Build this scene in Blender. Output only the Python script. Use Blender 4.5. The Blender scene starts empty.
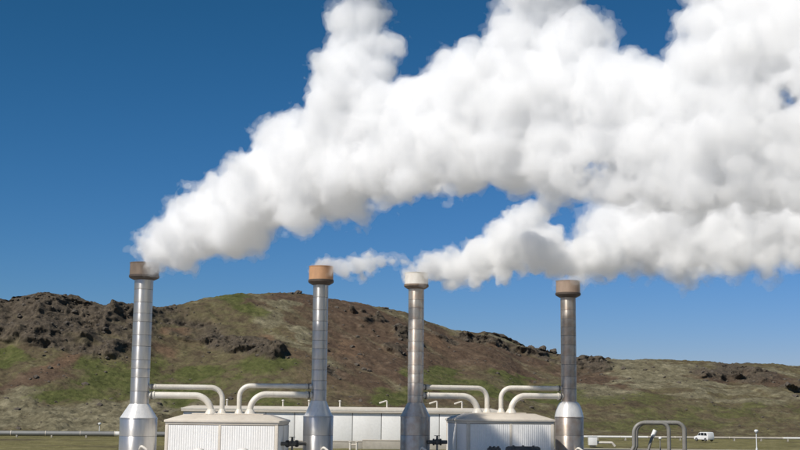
import bpy, bmesh, math, random
import numpy as np
from mathutils import Vector, Matrix
R = math.radians
sc = bpy.context.scene
col = sc.collection

# ------------------------------------------------------------------ camera
F = 1272.0                      # focal length in photograph pixels (800 wide)
EYE = 6.5
PITCH = math.atan(182.0 / F)
ROLL = R(0.6)
cam_d = bpy.data.cameras.new('camera')
cam_d.sensor_width = 36.0
cam_d.lens = 36.0 * F / 800.0
cam_d.clip_start = 0.5
cam_d.clip_end = 20000.0
cam = bpy.data.objects.new('camera', cam_d)
col.objects.link(cam)
CAM_M = Matrix.Translation((0, 0, EYE)) @ Matrix.Rotation(math.pi / 2 + PITCH, 4, 'X') @ Matrix.Rotation(ROLL, 4, 'Z')
cam.matrix_world = CAM_M
sc.camera = cam

# ------------------------------------------------------------------ sky and sun
SUN_EL = R(46.5)
SUN_AZ = R(44.0)                # behind the camera, to the left
sun_dir = Vector((-math.sin(SUN_AZ) * math.cos(SUN_EL), -math.cos(SUN_AZ) * math.cos(SUN_EL), math.sin(SUN_EL)))
world = bpy.data.worlds.new('World')
sc.world = world
world.use_nodes = True
wn = world.node_tree
wn.nodes.clear()
sky = wn.nodes.new('ShaderNodeTexSky')
sky.sky_type = 'NISHITA'
sky.sun_disc = False
sky.sun_elevation = SUN_EL
sky.sun_rotation = math.pi + SUN_AZ
sky.altitude = 200.0
sky.air_density = 1.0
sky.dust_density = 0.0
sky.ozone_density = 1.0
bgn = wn.nodes.new('ShaderNodeBackground')
bgn.inputs['Strength'].default_value = 0.1
wo = wn.nodes.new('ShaderNodeOutputWorld')
# the photograph's clear, polarised blue: the same grade over the whole sky
sep = wn.nodes.new('ShaderNodeSeparateColor')
com = wn.nodes.new('ShaderNodeCombineColor')
wn.links.new(sky.outputs[0], sep.inputs[0])
for i, (ex, k) in enumerate(((1.70, 0.0705), (1.15, 0.303), (1.49, 0.259))):
    pw = wn.nodes.new('ShaderNodeMath'); pw.operation = 'POWER'; pw.inputs[1].default_value = ex
    ml = wn.nodes.new('ShaderNodeMath'); ml.operation = 'MULTIPLY'; ml.inputs[1].default_value = k
    wn.links.new(sep.outputs[i], pw.inputs[0])
    wn.links.new(pw.outputs[0], ml.inputs[0])
    wn.links.new(ml.outputs[0], com.inputs[i])
wn.links.new(com.outputs[0], bgn.inputs['Color'])
wn.links.new(bgn.outputs[0], wo.inputs['Surface'])

sun_d = bpy.data.lights.new('sun', 'SUN')
sun_d.energy = 4.5
sun_d.angle = R(0.53)
sun_d.color = (1.0, 0.95, 0.87)
sun = bpy.data.objects.new('sun', sun_d)
col.objects.link(sun)
sun.rotation_euler = sun_dir.to_track_quat('Z', 'Y').to_euler()
sun.location = sun_dir * 300

# ------------------------------------------------------------------ render settings
sc.view_settings.view_transform = 'Standard'
sc.view_settings.look = 'None'
sc.view_settings.exposure = 0.05
sc.view_settings.gamma = 1.0
sc.view_settings.use_curve_mapping = False
sc.render.engine = 'CYCLES'
sc.cycles.use_denoising = True
sc.cycles.max_bounces = 36
sc.cycles.diffuse_bounces = 3
sc.cycles.glossy_bounces = 3
sc.cycles.transmission_bounces = 4
sc.cycles.transparent_max_bounces = 24
sc.cycles.volume_bounces = 32
sc.cycles.use_adaptive_sampling = True
sc.cycles.adaptive_threshold = 0.02
sc.render.use_persistent_data = False


def P(px, py, Y):
    """world point at distance Y in front of the camera that lies along the sight line of a photograph pixel"""
    d = CAM_M.to_3x3() @ Vector(((px - 400.0) / F, (225.0 - py) / F, -1.0))
    t = Y / d.y
    return Vector((0, 0, EYE)) + d * t


# ------------------------------------------------------------------ numpy noise
def _hash(ix, iy, iz, seed):
    h = (ix * 374761393 + iy * 668265263 + iz * 2147483647 + seed * 1274126177) & 0xFFFFFFFF
    h = ((h ^ (h >> 13)) * 1274126177) & 0xFFFFFFFF
    h = ((h ^ (h >> 16)) * 2246822519) & 0xFFFFFFFF
    return ((h ^ (h >> 15)) & 0xFFFF).astype(np.float32) / 65535.0


def vnoise(x, y, z, seed=0):
    ix, iy, iz = np.floor(x).astype(np.int64), np.floor(y).astype(np.int64), np.floor(z).astype(np.int64)
    fx, fy, fz = (x - ix).astype(np.float32), (y - iy).astype(np.float32), (z - iz).astype(np.float32)
    fx = fx * fx * fx * (fx * (fx * 6 - 15) + 10)
    fy = fy * fy * fy * (fy * (fy * 6 - 15) + 10)
    fz = fz * fz * fz * (fz * (fz * 6 - 15) + 10)
    def c(a, b, d):
        return _hash(ix + a, iy + b, iz + d, seed)
    x00 = c(0, 0, 0) * (1 - fx) + c(1, 0, 0) * fx
    x10 = c(0, 1, 0) * (1 - fx) + c(1, 1, 0) * fx
    x01 = c(0, 0, 1) * (1 - fx) + c(1, 0, 1) * fx
    x11 = c(0, 1, 1) * (1 - fx) + c(1, 1, 1) * fx
    return ((x00 * (1 - fy) + x10 * fy) * (1 - fz) + (x01 * (1 - fy) + x11 * fy) * fz) * 2 - 1


def fbm(x, y, z, seed=0, octaves=4, gain=0.5, lac=2.03):
    s = 0.0
    a = 1.0
    for o in range(octaves):
        s = s + a * vnoise(x, y, z, seed + o * 17)
        a *= gain
        x, y, z = x * lac + 3.1, y * lac + 1.7, z * lac + 5.3
    return s


def ridged(x, y, z, seed=0, octaves=4, gain=0.5, lac=2.07):
    s = 0.0
    a = 1.0
    for o in range(octaves):
        s = s + a * (1 - 2 * np.abs(vnoise(x, y, z, seed + o * 13)))
        a *= gain
        x, y, z = x * lac + 2.3, y * lac + 7.1, z * lac + 1.9
    return s
# ------------------------------------------------------------------ steam
def surface_nets(S, org, h):
    """isosurface S = 0 of a grid as quads (vertices in cells that the surface crosses)"""
    n0, n1, n2 = S.shape
    ins = S < 0
    cnt = np.zeros((n0 - 1, n1 - 1, n2 - 1), np.int8)
    for a in (0, 1):
        for b in (0, 1):
            for c in (0, 1):
                cnt += ins[a:n0 - 1 + a, b:n1 - 1 + b, c:n2 - 1 + c]
    act = (cnt > 0) & (cnt < 8)
    ci, cj, ck = np.nonzero(act)
    vid = np.full(act.shape, -1, np.int64)
    vid[ci, cj, ck] = np.arange(len(ci))
    acc = np.zeros((len(ci), 3), np.float64)
    num = np.zeros(len(ci))
    corners = [(a, b, c) for a in (0, 1) for b in (0, 1) for c in (0, 1)]
    for p in corners:
        for ax in range(3):
            if p[ax]:
                continue
            q = list(p); q[ax] = 1
            s0 = S[ci + p[0], cj + p[1], ck + p[2]]
            s1 = S[ci + q[0], cj + q[1], ck + q[2]]
            m = (s0 < 0) != (s1 < 0)
            t = np.where(m, s0 / np.where(m, s0 - s1, 1), 0)
            for k in range(3):
                v = p[k] + (t if k == ax else 0)
                acc[:, k] += np.where(m, v, 0)
            num += m
    V = (np.stack([ci, cj, ck], 1) + acc / num[:, None]) * h + np.array(org)
    Q = []
    for ax in range(3):
        sl0 = [slice(None)] * 3; sl1 = [slice(None)] * 3
        sl0[ax] = slice(0, -1); sl1[ax] = slice(1, None)
        a0 = ins[tuple(sl0)]; a1 = ins[tuple(sl1)]
        e = np.stack(np.nonzero(a0 != a1), 1)
        u, v = (ax + 1) % 3, (ax + 2) % 3
        ok = (e[:, u] > 0) & (e[:, v] > 0) & (e[:, u] < S.shape[u] - 1) & (e[:, v] < S.shape[v] - 1)
        e = e[ok]
        flip = ~a0[e[:, 0], e[:, 1], e[:, 2]]
        def cell(du, dv):
            c = e.copy(); c[:, u] += du; c[:, v] += dv
            return vid[c[:, 0], c[:, 1], c[:, 2]]
        q = np.stack([cell(-1, -1), cell(0, -1), cell(0, 0), cell(-1, 0)], 1)
        q[flip] = q[flip][:, ::-1]
        Q.append(q)
    return V, np.concatenate(Q)


def np_mesh(name, V, Q, mat, smooth=True):
    k = Q.shape[1]
    me = bpy.data.meshes.new(name)
    me.vertices.add(len(V)); me.loops.add(Q.size); me.polygons.add(len(Q))
    me.vertices.foreach_set('co', np.ascontiguousarray(V, np.float32).ravel())
    me.loops.foreach_set('vertex_index', np.ascontiguousarray(Q, np.int32).ravel())
    me.polygons.foreach_set('loop_start', np.arange(0, Q.size, k, dtype=np.int32))
    me.polygons.foreach_set('loop_total', np.full(len(Q), k, np.int32))
    me.polygons.foreach_set('use_smooth', np.full(len(Q), smooth, bool))
    me.update()
    me.validate()
    if mat: me.materials.append(mat)
    return me


def steam_mat(name, density, color=(0.996, 0.996, 0.9955), aniso=0.0):
    m = bpy.data.materials.new(name)
    m.use_nodes = True
    nt = m.node_tree
    nt.nodes.clear()
    o = nt.nodes.new('ShaderNodeOutputMaterial')
    v = nt.nodes.new('ShaderNodeVolumePrincipled')
    v.inputs['Density'].default_value = density
    v.inputs['Color'].default_value = (*color, 1)
    v.inputs['Anisotropy'].default_value = aniso
    nt.links.new(v.outputs[0], o.inputs['Volume'])
    return m


def plume_field(balls, h, seed, kids=(14, 5), wob=0.35, holes=(), squash=0.9):
    """signed distance grid of a billowing plume grown from a list of (centre, radius)"""
    rng = np.random.default_rng(seed)
    sph = [(np.array(c, float), r) for c, r in balls]
    lvl = list(sph)
    for gen, n in enumerate(kids):
        nxt = []
        for c, r in lvl:
            if r < 0.38:
                continue
            d = rng.normal(size=(n, 3)); d /= np.linalg.norm(d, axis=1)[:, None]
            rr = r * rng.uniform(0.26, 0.5, n)
            for i in range(n):
                nxt.append((c + d[i] * (r * rng.uniform(0.78, 0.98)) , rr[i]))
        sph += nxt
        lvl = nxt
    C = np.array([s[0] for s in sph]); Rr = np.array([s[1] for s in sph])
    lo = (C - Rr[:, None]).min(0) - 1.5
    hi = (C + Rr[:, None]).max(0) + 1.5
    n = np.ceil((hi - lo) / h).astype(int) + 1
    S = np.full(n, 3.0, np.float32)
    ax = [lo[k] + np.arange(n[k]) * h for k in range(3)]
    for c, r in sph:
        i0 = np.maximum(((c - r - 1.2 - lo) / h).astype(int), 0)
        i1 = np.minimum(((c + r + 1.2 - lo) / h).astype(int) + 2, n)
        x = ax[0][i0[0]:i1[0], None, None] - c[0]
        y = ax[1][None, i0[1]:i1[1], None] - c[1]
        z = ax[2][None, None, i0[2]:i1[2]] - c[2]
        d = (np.sqrt(x * x + y * y + z * z) - r).astype(np.float32)
        sub = S[i0[0]:i1[0], i0[1]:i1[1], i0[2]:i1[2]]
        k = 0.12 + 0.10 * min(r, 3.0)
        hh = np.maximum(k - np.abs(sub - d), 0) / k
        S[i0[0]:i1[0], i0[1]:i1[1], i0[2]:i1[2]] = np.minimum(sub, d) - hh * hh * k * 0.25
    near = np.abs(S) < 2.0
    I = np.nonzero(near)
    x = ax[0][I[0]]; y = ax[1][I[1]]; z = ax[2][I[2]]
    w = 1.7
    dx = vnoise(x / w, y / w, z / w, seed + 5) * 0.55 + vnoise(x / .6, y / .6, z / .6, seed + 8) * 0.14
    dy = vnoise(x / w, y / w, z / w, seed + 6) * 0.55
    dz = vnoise(x / w, y / w, z / w, seed + 7) * 0.55 + vnoise(x / .6, y / .6, z / .6, seed + 9) * 0.14
    bil = 0.0                                     # rounded heads with creases between them
    amp, wl = 1.0, 2.6
    for o in range(4):
        bil = bil + amp * (0.36 - np.abs(vnoise((x + dx) / wl, (y + dy) / wl, (z + dz) / wl, seed + 40 + o)))
        amp *= 0.68; wl *= 0.47
    big = fbm(x / 5.0, y / 5.0, z / 5.0, seed + 2, 2, 0.5)
    S[I] += (wob * (1.15 * bil + 0.5 * big)).astype(np.float32)
    H = np.full(S.shape, -9.0, np.float32)
    for c, r, depth in holes:           # places where the steam is torn open
        c = np.array(c, float)
        vdir = c - np.array((0, 0, EYE)); vdir /= np.linalg.norm(vdir)
        i0 = np.maximum(((c - 5 * r - 2 - lo) / h).astype(int), 0); i1 = np.minimum(((c + 5 * r + 2 - lo) / h).astype(int) + 2, n)
        i0[1], i1[1] = 0, n[1]
        X, Y, Z = np.meshgrid(ax[0][i0[0]:i1[0]], ax[1], ax[2][i0[2]:i1[2]], indexing='ij')
        rx, ry, rz = X - c[0], Y - c[1], Z - c[2]
        t = rx * vdir[0] + ry * vdir[1] + rz * vdir[2]
        d = np.sqrt(np.maximum(rx * rx + ry * ry + rz * rz - t * t, 0))
        d = d + 1.9 * r * fbm(X / (1.7 * r), Y / (7 * r), Z / (1.7 * r), seed + 31, 3, 0.6)
        sub = H[i0[0]:i1[0], i0[1]:i1[1], i0[2]:i1[2]]
        H[i0[0]:i1[0], i0[1]:i1[1], i0[2]:i1[2]] = np.maximum(sub, (r - d).astype(np.float32))
    S[0] = S[-1] = 3; S[:, 0] = S[:, -1] = 3; S[:, :, 0] = S[:, :, -1] = 3
    return S, H, lo


def px_balls(rows, src, drift):
    """rows of (pixel x, pixel y, pixel radius) laid along a plume that the wind carries right and towards the viewer"""
    X0, Y0 = src
    out = []
    for px, py, rp in rows:
        k = (px - 400.0) / F
        s = max((k * Y0 - X0) / (1 + drift * k), 0.0)
        Y = Y0 - drift * s
        out.append((P(px, py, Y), rp * Y / F))
    return out


def gap(px, py, rp, src, drift):
    c, r = px_balls([(px, py, rp)], src, drift)[0]
    return (c, r, 0)


# ------------------------------------------------------------------ object helpers
def tag(o, label=None, cat=None, group=None, kind=None):
    if label: o['label'] = label
    if cat: o['category'] = cat
    if group: o['group'] = group
    if kind: o['kind'] = kind
    return o


def thing(name, label, cat, loc=(0, 0, 0), rz=0.0, group=None):
    o = bpy.data.objects.new(name, None)
    o.empty_display_size = 0.5
    col.objects.link(o)
    o.location = loc
    o.rotation_euler = (0, 0, rz)
    return tag(o, label, cat, group)


def put(name, me, parent=None, loc=(0, 0, 0), rot=(0, 0, 0)):
    o = bpy.data.objects.new(name, me)
    col.objects.link(o)
    o.parent = parent
    o.location = loc
    o.rotation_euler = rot
    return o


class MB:
    """collects shapes and links them as one mesh object"""
    def __init__(self):
        self.v = []; self.f = []

    def add(self, vs, fs):
        n = len(self.v)
        self.v += [tuple(p) for p in vs]
        self.f += [tuple(i + n for i in f) for f in fs]
        return self

    def box(self, x0, x1, y0, y1, z0, z1):
        return self.add([(x0, y0, z0), (x1, y0, z0), (x1, y1, z0), (x0, y1, z0), (x0, y0, z1), (x1, y0, z1), (x1, y1, z1), (x0, y1, z1)],
                        [(0, 3, 2, 1), (4, 5, 6, 7), (0, 1, 5, 4), (1, 2, 6, 5), (2, 3, 7, 6), (3, 0, 4, 7)])

    def lathe(self, prof, n=40, c=(0, 0, 0), axis='z', cap0=True, cap1=True):
        vs = []
        for r, h in prof:
            for k in range(n):
                a = 2 * math.pi * k / n
                p = (r * math.cos(a), r * math.sin(a), h)
                if axis == 'x': p = (p[2], p[0], p[1])
                if axis == 'y': p = (p[1], p[2], p[0])
                vs.append((p[0] + c[0], p[1] + c[1], p[2] + c[2]))
        fs = []
        for i in range(len(prof) - 1):
            for k in range(n):
                k2 = (k + 1) % n
                fs.append((i * n + k, i * n + k2, (i + 1) * n + k2, (i + 1) * n + k))
        if cap0: fs.append(tuple(range(n - 1, -1, -1)))
        if cap1: fs.append(tuple((len(prof) - 1) * n + k for k in range(n)))
        return self.add(vs, fs)

    def tube(self, path, r, n=20, caps=True):
        path = [Vector(p) for p in path]
        rs = r if isinstance(r, (list, tuple)) else [r] * len(path)
        t0 = (path[1] - path[0]).normalized()
        up = Vector((0, 1, 0)) if abs(t0.y) < 0.9 else Vector((0, 0, 1))
        nrm = t0.cross(up).normalized()
        vs = []
        for i, p in enumerate(path):
            a = path[max(i - 1, 0)]; b = path[min(i + 1, len(path) - 1)]
            t = (b - a).normalized()
            nrm = (nrm - t * nrm.dot(t)).normalized()
            bi = t.cross(nrm)
            for k in range(n):
                w = 2 * math.pi * k / n
                vs.append(p + (nrm * math.cos(w) + bi * math.sin(w)) * rs[i])
        fs = []
        for i in range(len(path) - 1):
            for k in range(n):
                k2 = (k + 1) % n
                fs.append((i * n + k, i * n + k2, (i + 1) * n + k2, (i + 1) * n + k))
        if caps:
            fs.append(tuple(range(n - 1, -1, -1)))
            fs.append(tuple((len(path) - 1) * n + k for k in range(n)))
        return self.add(vs, fs)

    def prism(self, poly, y0, y1):
        """polygon in x,z (anticlockwise seen from -y) extruded along y"""
        n = len(poly)
        vs = [(x, y0, z) for x, z in poly] + [(x, y1, z) for x, z in poly]
        fs = [tuple(range(n)), tuple(range(2 * n - 1, n - 1, -1))]
        for i in range(n):
            j = (i + 1) % n
            fs.append((j, i, i + n, j + n))
        return self.add(vs, fs)

    def mesh(self, name, mat, angle=35, bevel=0.0):
        me = bpy.data.meshes.new(name)
        me.from_pydata(self.v, [], self.f)
        bm = bmesh.new(); bm.from_mesh(me)
        bmesh.ops.recalc_face_normals(bm, faces=bm.faces)
        if bevel:
            es = [e for e in bm.edges if len(e.link_faces) == 2 and e.calc_face_angle(0) > 0.6]
            bmesh.ops.bevel(bm, geom=es, offset=bevel, segments=2, affect='EDGES', profile=0.6, clamp_overlap=True)
        bm.to_mesh(me); bm.free()
        me.polygons.foreach_set('use_smooth', [True] * len(me.polygons))
        me.set_sharp_from_angle(angle=R(angle))
        me.materials.append(mat)
        return me

    def build(self, name, mat, parent=None, loc=(0, 0, 0), rot=(0, 0, 0), angle=35, bevel=0.0):
        return put(name, self.mesh(name, mat, angle, bevel), parent, loc, rot)


def bend_path(pts, rad, seg=10):
    """polyline with its inner corners rounded"""
    pts = [Vector(p) for p in pts]
    rad = rad if isinstance(rad, (list, tuple)) else [rad] * len(pts)
    out = [pts[0]]
    for i in range(1, len(pts) - 1):
        a = (pts[i - 1] - pts[i]).normalized(); b = (pts[i + 1] - pts[i]).normalized()
        ang = a.angle(b)
        d = rad[i] / math.tan(ang / 2)
        c = pts[i] + (a + b).normalized() * (rad[i] / math.sin(ang / 2))
        s = pts[i] + a * d - c
        e = pts[i] + b * d - c
        for k in range(seg + 1):
            out.append(c + s.normalized().slerp(e.normalized(), k / seg) * rad[i])
    out.append(pts[-1])
    return out


# ------------------------------------------------------------------ materials
def new_mat(name):
    m = bpy.data.materials.new(name)
    m.use_nodes = True
    nt = m.node_tree
    return m, nt, nt.nodes['Principled BSDF']


def N(nt, kind, **kw):
    n = nt.nodes.new(kind)
    for k, v in kw.items():
        if k in n.inputs.keys(): n.inputs[k].default_value = v
        else: setattr(n, k, v)
    return n


def ramp(nt, fac, stops, interp='LINEAR'):
    r = nt.nodes.new('ShaderNodeValToRGB')
    r.color_ramp.interpolation = interp
    el = r.color_ramp.elements
    while len(el) < len(stops): el.new(0.5)
    for e, (p, c) in zip(el, stops):
        e.position = p
        e.color = (*c, 1) if len(c) == 3 else c
    nt.links.new(fac, r.inputs[0])
    return r


def mixc(nt, fac, a, b, mode='MIX'):
    m = nt.nodes.new('ShaderNodeMix'); m.data_type = 'RGBA'; m.blend_type = mode
    for sock, v in ((m.inputs[0], fac), (m.inputs[6], a), (m.inputs[7], b)):
        if isinstance(v, (int, float)): sock.default_value = v
        elif isinstance(v, tuple): sock.default_value = (*v, 1)
        else: nt.links.new(v, sock)
    return m.outputs[2]


def obj_noise(nt, scale, detail=4.0, rough=0.55, stretch=(1, 1, 1), coord='Object'):
    tc = nt.nodes.new('ShaderNodeTexCoord')
    mp = nt.nodes.new('ShaderNodeMapping')
    mp.inputs['Scale'].default_value = stretch
    nt.links.new(tc.outputs[coord], mp.inputs[0])
    n = N(nt, 'ShaderNodeTexNoise', Scale=scale, Detail=detail, Roughness=rough)
    nt.links.new(mp.outputs[0], n.inputs['Vector'])
    return n.outputs[0]


def metal(name, base, rough=0.36, metallic=0.88, stain=None, stain_amt=0.5):
    """sheet metal cladding: each sheet a little different, vertical weather streaks, slightly uneven sheet"""
    m, nt, b = new_mat(name)
    oi = nt.nodes.new('ShaderNodeObjectInfo')
    vary = N(nt, 'ShaderNodeMapRange'); vary.inputs[3].default_value = 0.95; vary.inputs[4].default_value = 1.04
    nt.links.new(oi.outputs['Random'], vary.inputs[0])
    streak = obj_noise(nt, 3.0, 5, 0.6, (2.2, 2.2, 0.18))
    blot = obj_noise(nt, 1.3, 4, 0.6)
    c = mixc(nt, ramp(nt, streak, [(0.45, (0, 0, 0)), (0.75, (1, 1, 1))]).outputs[0], base, tuple(v * 0.86 for v in base))
    if stain:
        k = ramp(nt, blot, [(0.42, (0, 0, 0)), (0.66, (stain_amt,) * 3)]).outputs[0]
        c = mixc(nt, k, c, stain)
    hsv = N(nt, 'ShaderNodeHueSaturation')
    nt.links.new(vary.outputs[0], hsv.inputs['Value']); nt.links.new(c, hsv.inputs['Color'])
    nt.links.new(hsv.outputs[0], b.inputs['Base Color'])
    b.inputs['Metallic'].default_value = metallic
    rr = N(nt, 'ShaderNodeMapRange'); rr.inputs[3].default_value = rough - 0.08; rr.inputs[4].default_value = rough + 0.14
    nt.links.new(blot, rr.inputs[0]); nt.links.new(rr.outputs[0], b.inputs['Roughness'])
    # rolled sheet: the glint runs up and down the drum
    tg = nt.nodes.new('ShaderNodeTangent'); tg.direction_type = 'RADIAL'; tg.axis = 'Z'
    nt.links.new(tg.outputs[0], b.inputs['Tangent'])
    b.inputs['Anisotropic'].default_value = 0.85
    b.inputs['Anisotropic Rotation'].default_value = 0.25
    bp = N(nt, 'ShaderNodeBump', Strength=0.10, Distance=0.04)
    nt.links.new(obj_noise(nt, 1.6, 2, 0.5), bp.inputs['Height'])
    nt.links.new(bp.outputs[0], b.inputs['Normal'])
    return m


def paint(name, base, rough=0.5, dirt=(0.25, 0.2, 0.14), amt=0.35, scale=0.8, streaky=True, metallic=0.0):
    """painted or cast surface with grime of its own"""
    m, nt, b = new_mat(name)
    n1 = obj_noise(nt, scale, 6, 0.62, (1, 1, 0.3) if streaky else (1, 1, 1))
    n2 = obj_noise(nt, scale * 7, 3, 0.6)
    f = N(nt, 'ShaderNodeMath', operation='MULTIPLY')
    nt.links.new(ramp(nt, n1, [(0.42, (0, 0, 0)), (0.8, (1, 1, 1))]).outputs[0], f.inputs[0]); f.inputs[1].default_value = amt
    c = mixc(nt, f.outputs[0], base, dirt)
    g = N(nt, 'ShaderNodeMapRange'); g.inputs[3].default_value = 0.88; g.inputs[4].default_value = 1.1
    nt.links.new(n2, g.inputs[0])
    hsv = N(nt, 'ShaderNodeHueSaturation')
    nt.links.new(g.outputs[0], hsv.inputs['Value']); nt.links.new(c, hsv.inputs['Color'])
    nt.links.new(hsv.outputs[0], b.inputs['Base Color'])
    b.inputs['Roughness'].default_value = rough
    b.inputs['Metallic'].default_value = metallic
    return m


M = {}
M['steel'] = metal('steel_cladding', (0.66, 0.64, 0.61), 0.38)
M['steel_dull'] = metal('dull_steel_cladding', (0.58, 0.57, 0.56), 0.40)
M['steel_warm'] = metal('rust_tinged_cladding', (0.66, 0.61, 0.55), 0.44, 0.75, (0.52, 0.37, 0.28), 0.6)
M['steel_brown'] = metal('brown_tinged_cladding', (0.58, 0.52, 0.46), 0.44, 0.75, (0.42, 0.30, 0.22), 0.6)
M['cap_brown'] = paint('cap_brown', (0.19, 0.14, 0.10), 0.6, (0.075, 0.055, 0.04), 0.75, 1.2)
M['cap_tan'] = paint('cap_tan', (0.50, 0.28, 0.15), 0.6, (0.27, 0.15, 0.09), 0.65, 1.2)
M['cap_cream'] = paint('cap_cream', (0.72, 0.69, 0.64), 0.55, (0.5, 0.42, 0.35), 0.6, 1.2)
M['cap_pink'] = paint('cap_pinkish_brown', (0.34, 0.25, 0.19), 0.6, (0.19, 0.135, 0.095), 0.65, 1.2)
M['lip'] = paint('lip_dark_brown', (0.075, 0.055, 0.042), 0.6, (0.03, 0.025, 0.02), 0.5, 1.5)
M['dark_hole'] = paint('dark_inside', (0.03, 0.028, 0.026), 0.9, (0.01, 0.01, 0.01), 0.5)  # near black, for the floor inside each stack cap
M['pipe'] = paint('cream_painted_pipe', (0.68, 0.64, 0.56), 0.42, (0.36, 0.28, 0.2), 0.4, 0.9, False)
M['pipe_grey'] = paint('grey_painted_pipe', (0.25, 0.24, 0.215), 0.45, (0.14, 0.115, 0.09), 0.5, 0.9, False)
M['pipe_dark'] = paint('dark_pipe', (0.095, 0.09, 0.083), 0.5, (0.03, 0.025, 0.02), 0.5, 1.0, False)
M['beige'] = paint('beige_trim', (0.68, 0.61, 0.51), 0.5, (0.40, 0.32, 0.24), 0.35, 0.5)
M['sheet'] = paint('white_corrugated_sheet', (0.88, 0.86, 0.82), 0.42, (0.68, 0.61, 0.53), 0.3, 0.5)
M['white_wall'] = paint('white_wall_panel', (0.86, 0.85, 0.81), 0.5, (0.6, 0.55, 0.48), 0.25, 0.35)
M['joint'] = paint('grey_joint', (0.20, 0.19, 0.18), 0.7, (0.1, 0.1, 0.1), 0.4)
M['concrete'] = paint('pale_concrete', (0.46, 0.42, 0.35), 0.85, (0.22, 0.2, 0.16), 0.6, 0.5, False)
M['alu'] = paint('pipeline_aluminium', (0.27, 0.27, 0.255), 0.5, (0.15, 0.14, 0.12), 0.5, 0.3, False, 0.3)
M['alu_bright'] = paint('pipeline_pale_aluminium', (0.82, 0.80, 0.74), 0.4, (0.5, 0.47, 0.4), 0.3, 0.3, False, 0.1)  # lighter tone for some pipeline sections
M['white_paint'] = paint('white_paint', (0.82, 0.82, 0.80), 0.35, (0.5, 0.45, 0.4), 0.25, 0.8)
M['rubber'] = paint('black_rubber', (0.02, 0.02, 0.02), 0.8, (0.05, 0.045, 0.04), 0.4)
m, nt, b = new_mat('tinted_glass')
b.inputs['Base Color'].default_value = (0.02, 0.025, 0.03, 1); b.inputs['Roughness'].default_value = 0.08
M['glass'] = m
m, nt, b = new_mat('lamp_glass')
b.inputs['Base Color'].default_value = (0.8, 0.8, 0.76, 1); b.inputs['Roughness'].default_value = 0.25
M['globe'] = m
M['steel_cone'] = metal('sunlit_steel_cone', (0.86, 0.84, 0.80), 0.42, 0.4)  # lighter than the shaft steel: sunlight on the upward slope put into its colour
M['gravel'] = paint('bounce_gravel', (0.37, 0.355, 0.325), 0.95, (0.25, 0.235, 0.20), 0.5, 0.2, False)  # pale ground out of view, added to throw sunlight upward
M['asphalt'] = paint('asphalt', (0.055, 0.054, 0.052), 0.9, (0.11, 0.1, 0.085), 0.5, 0.25, False)


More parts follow.
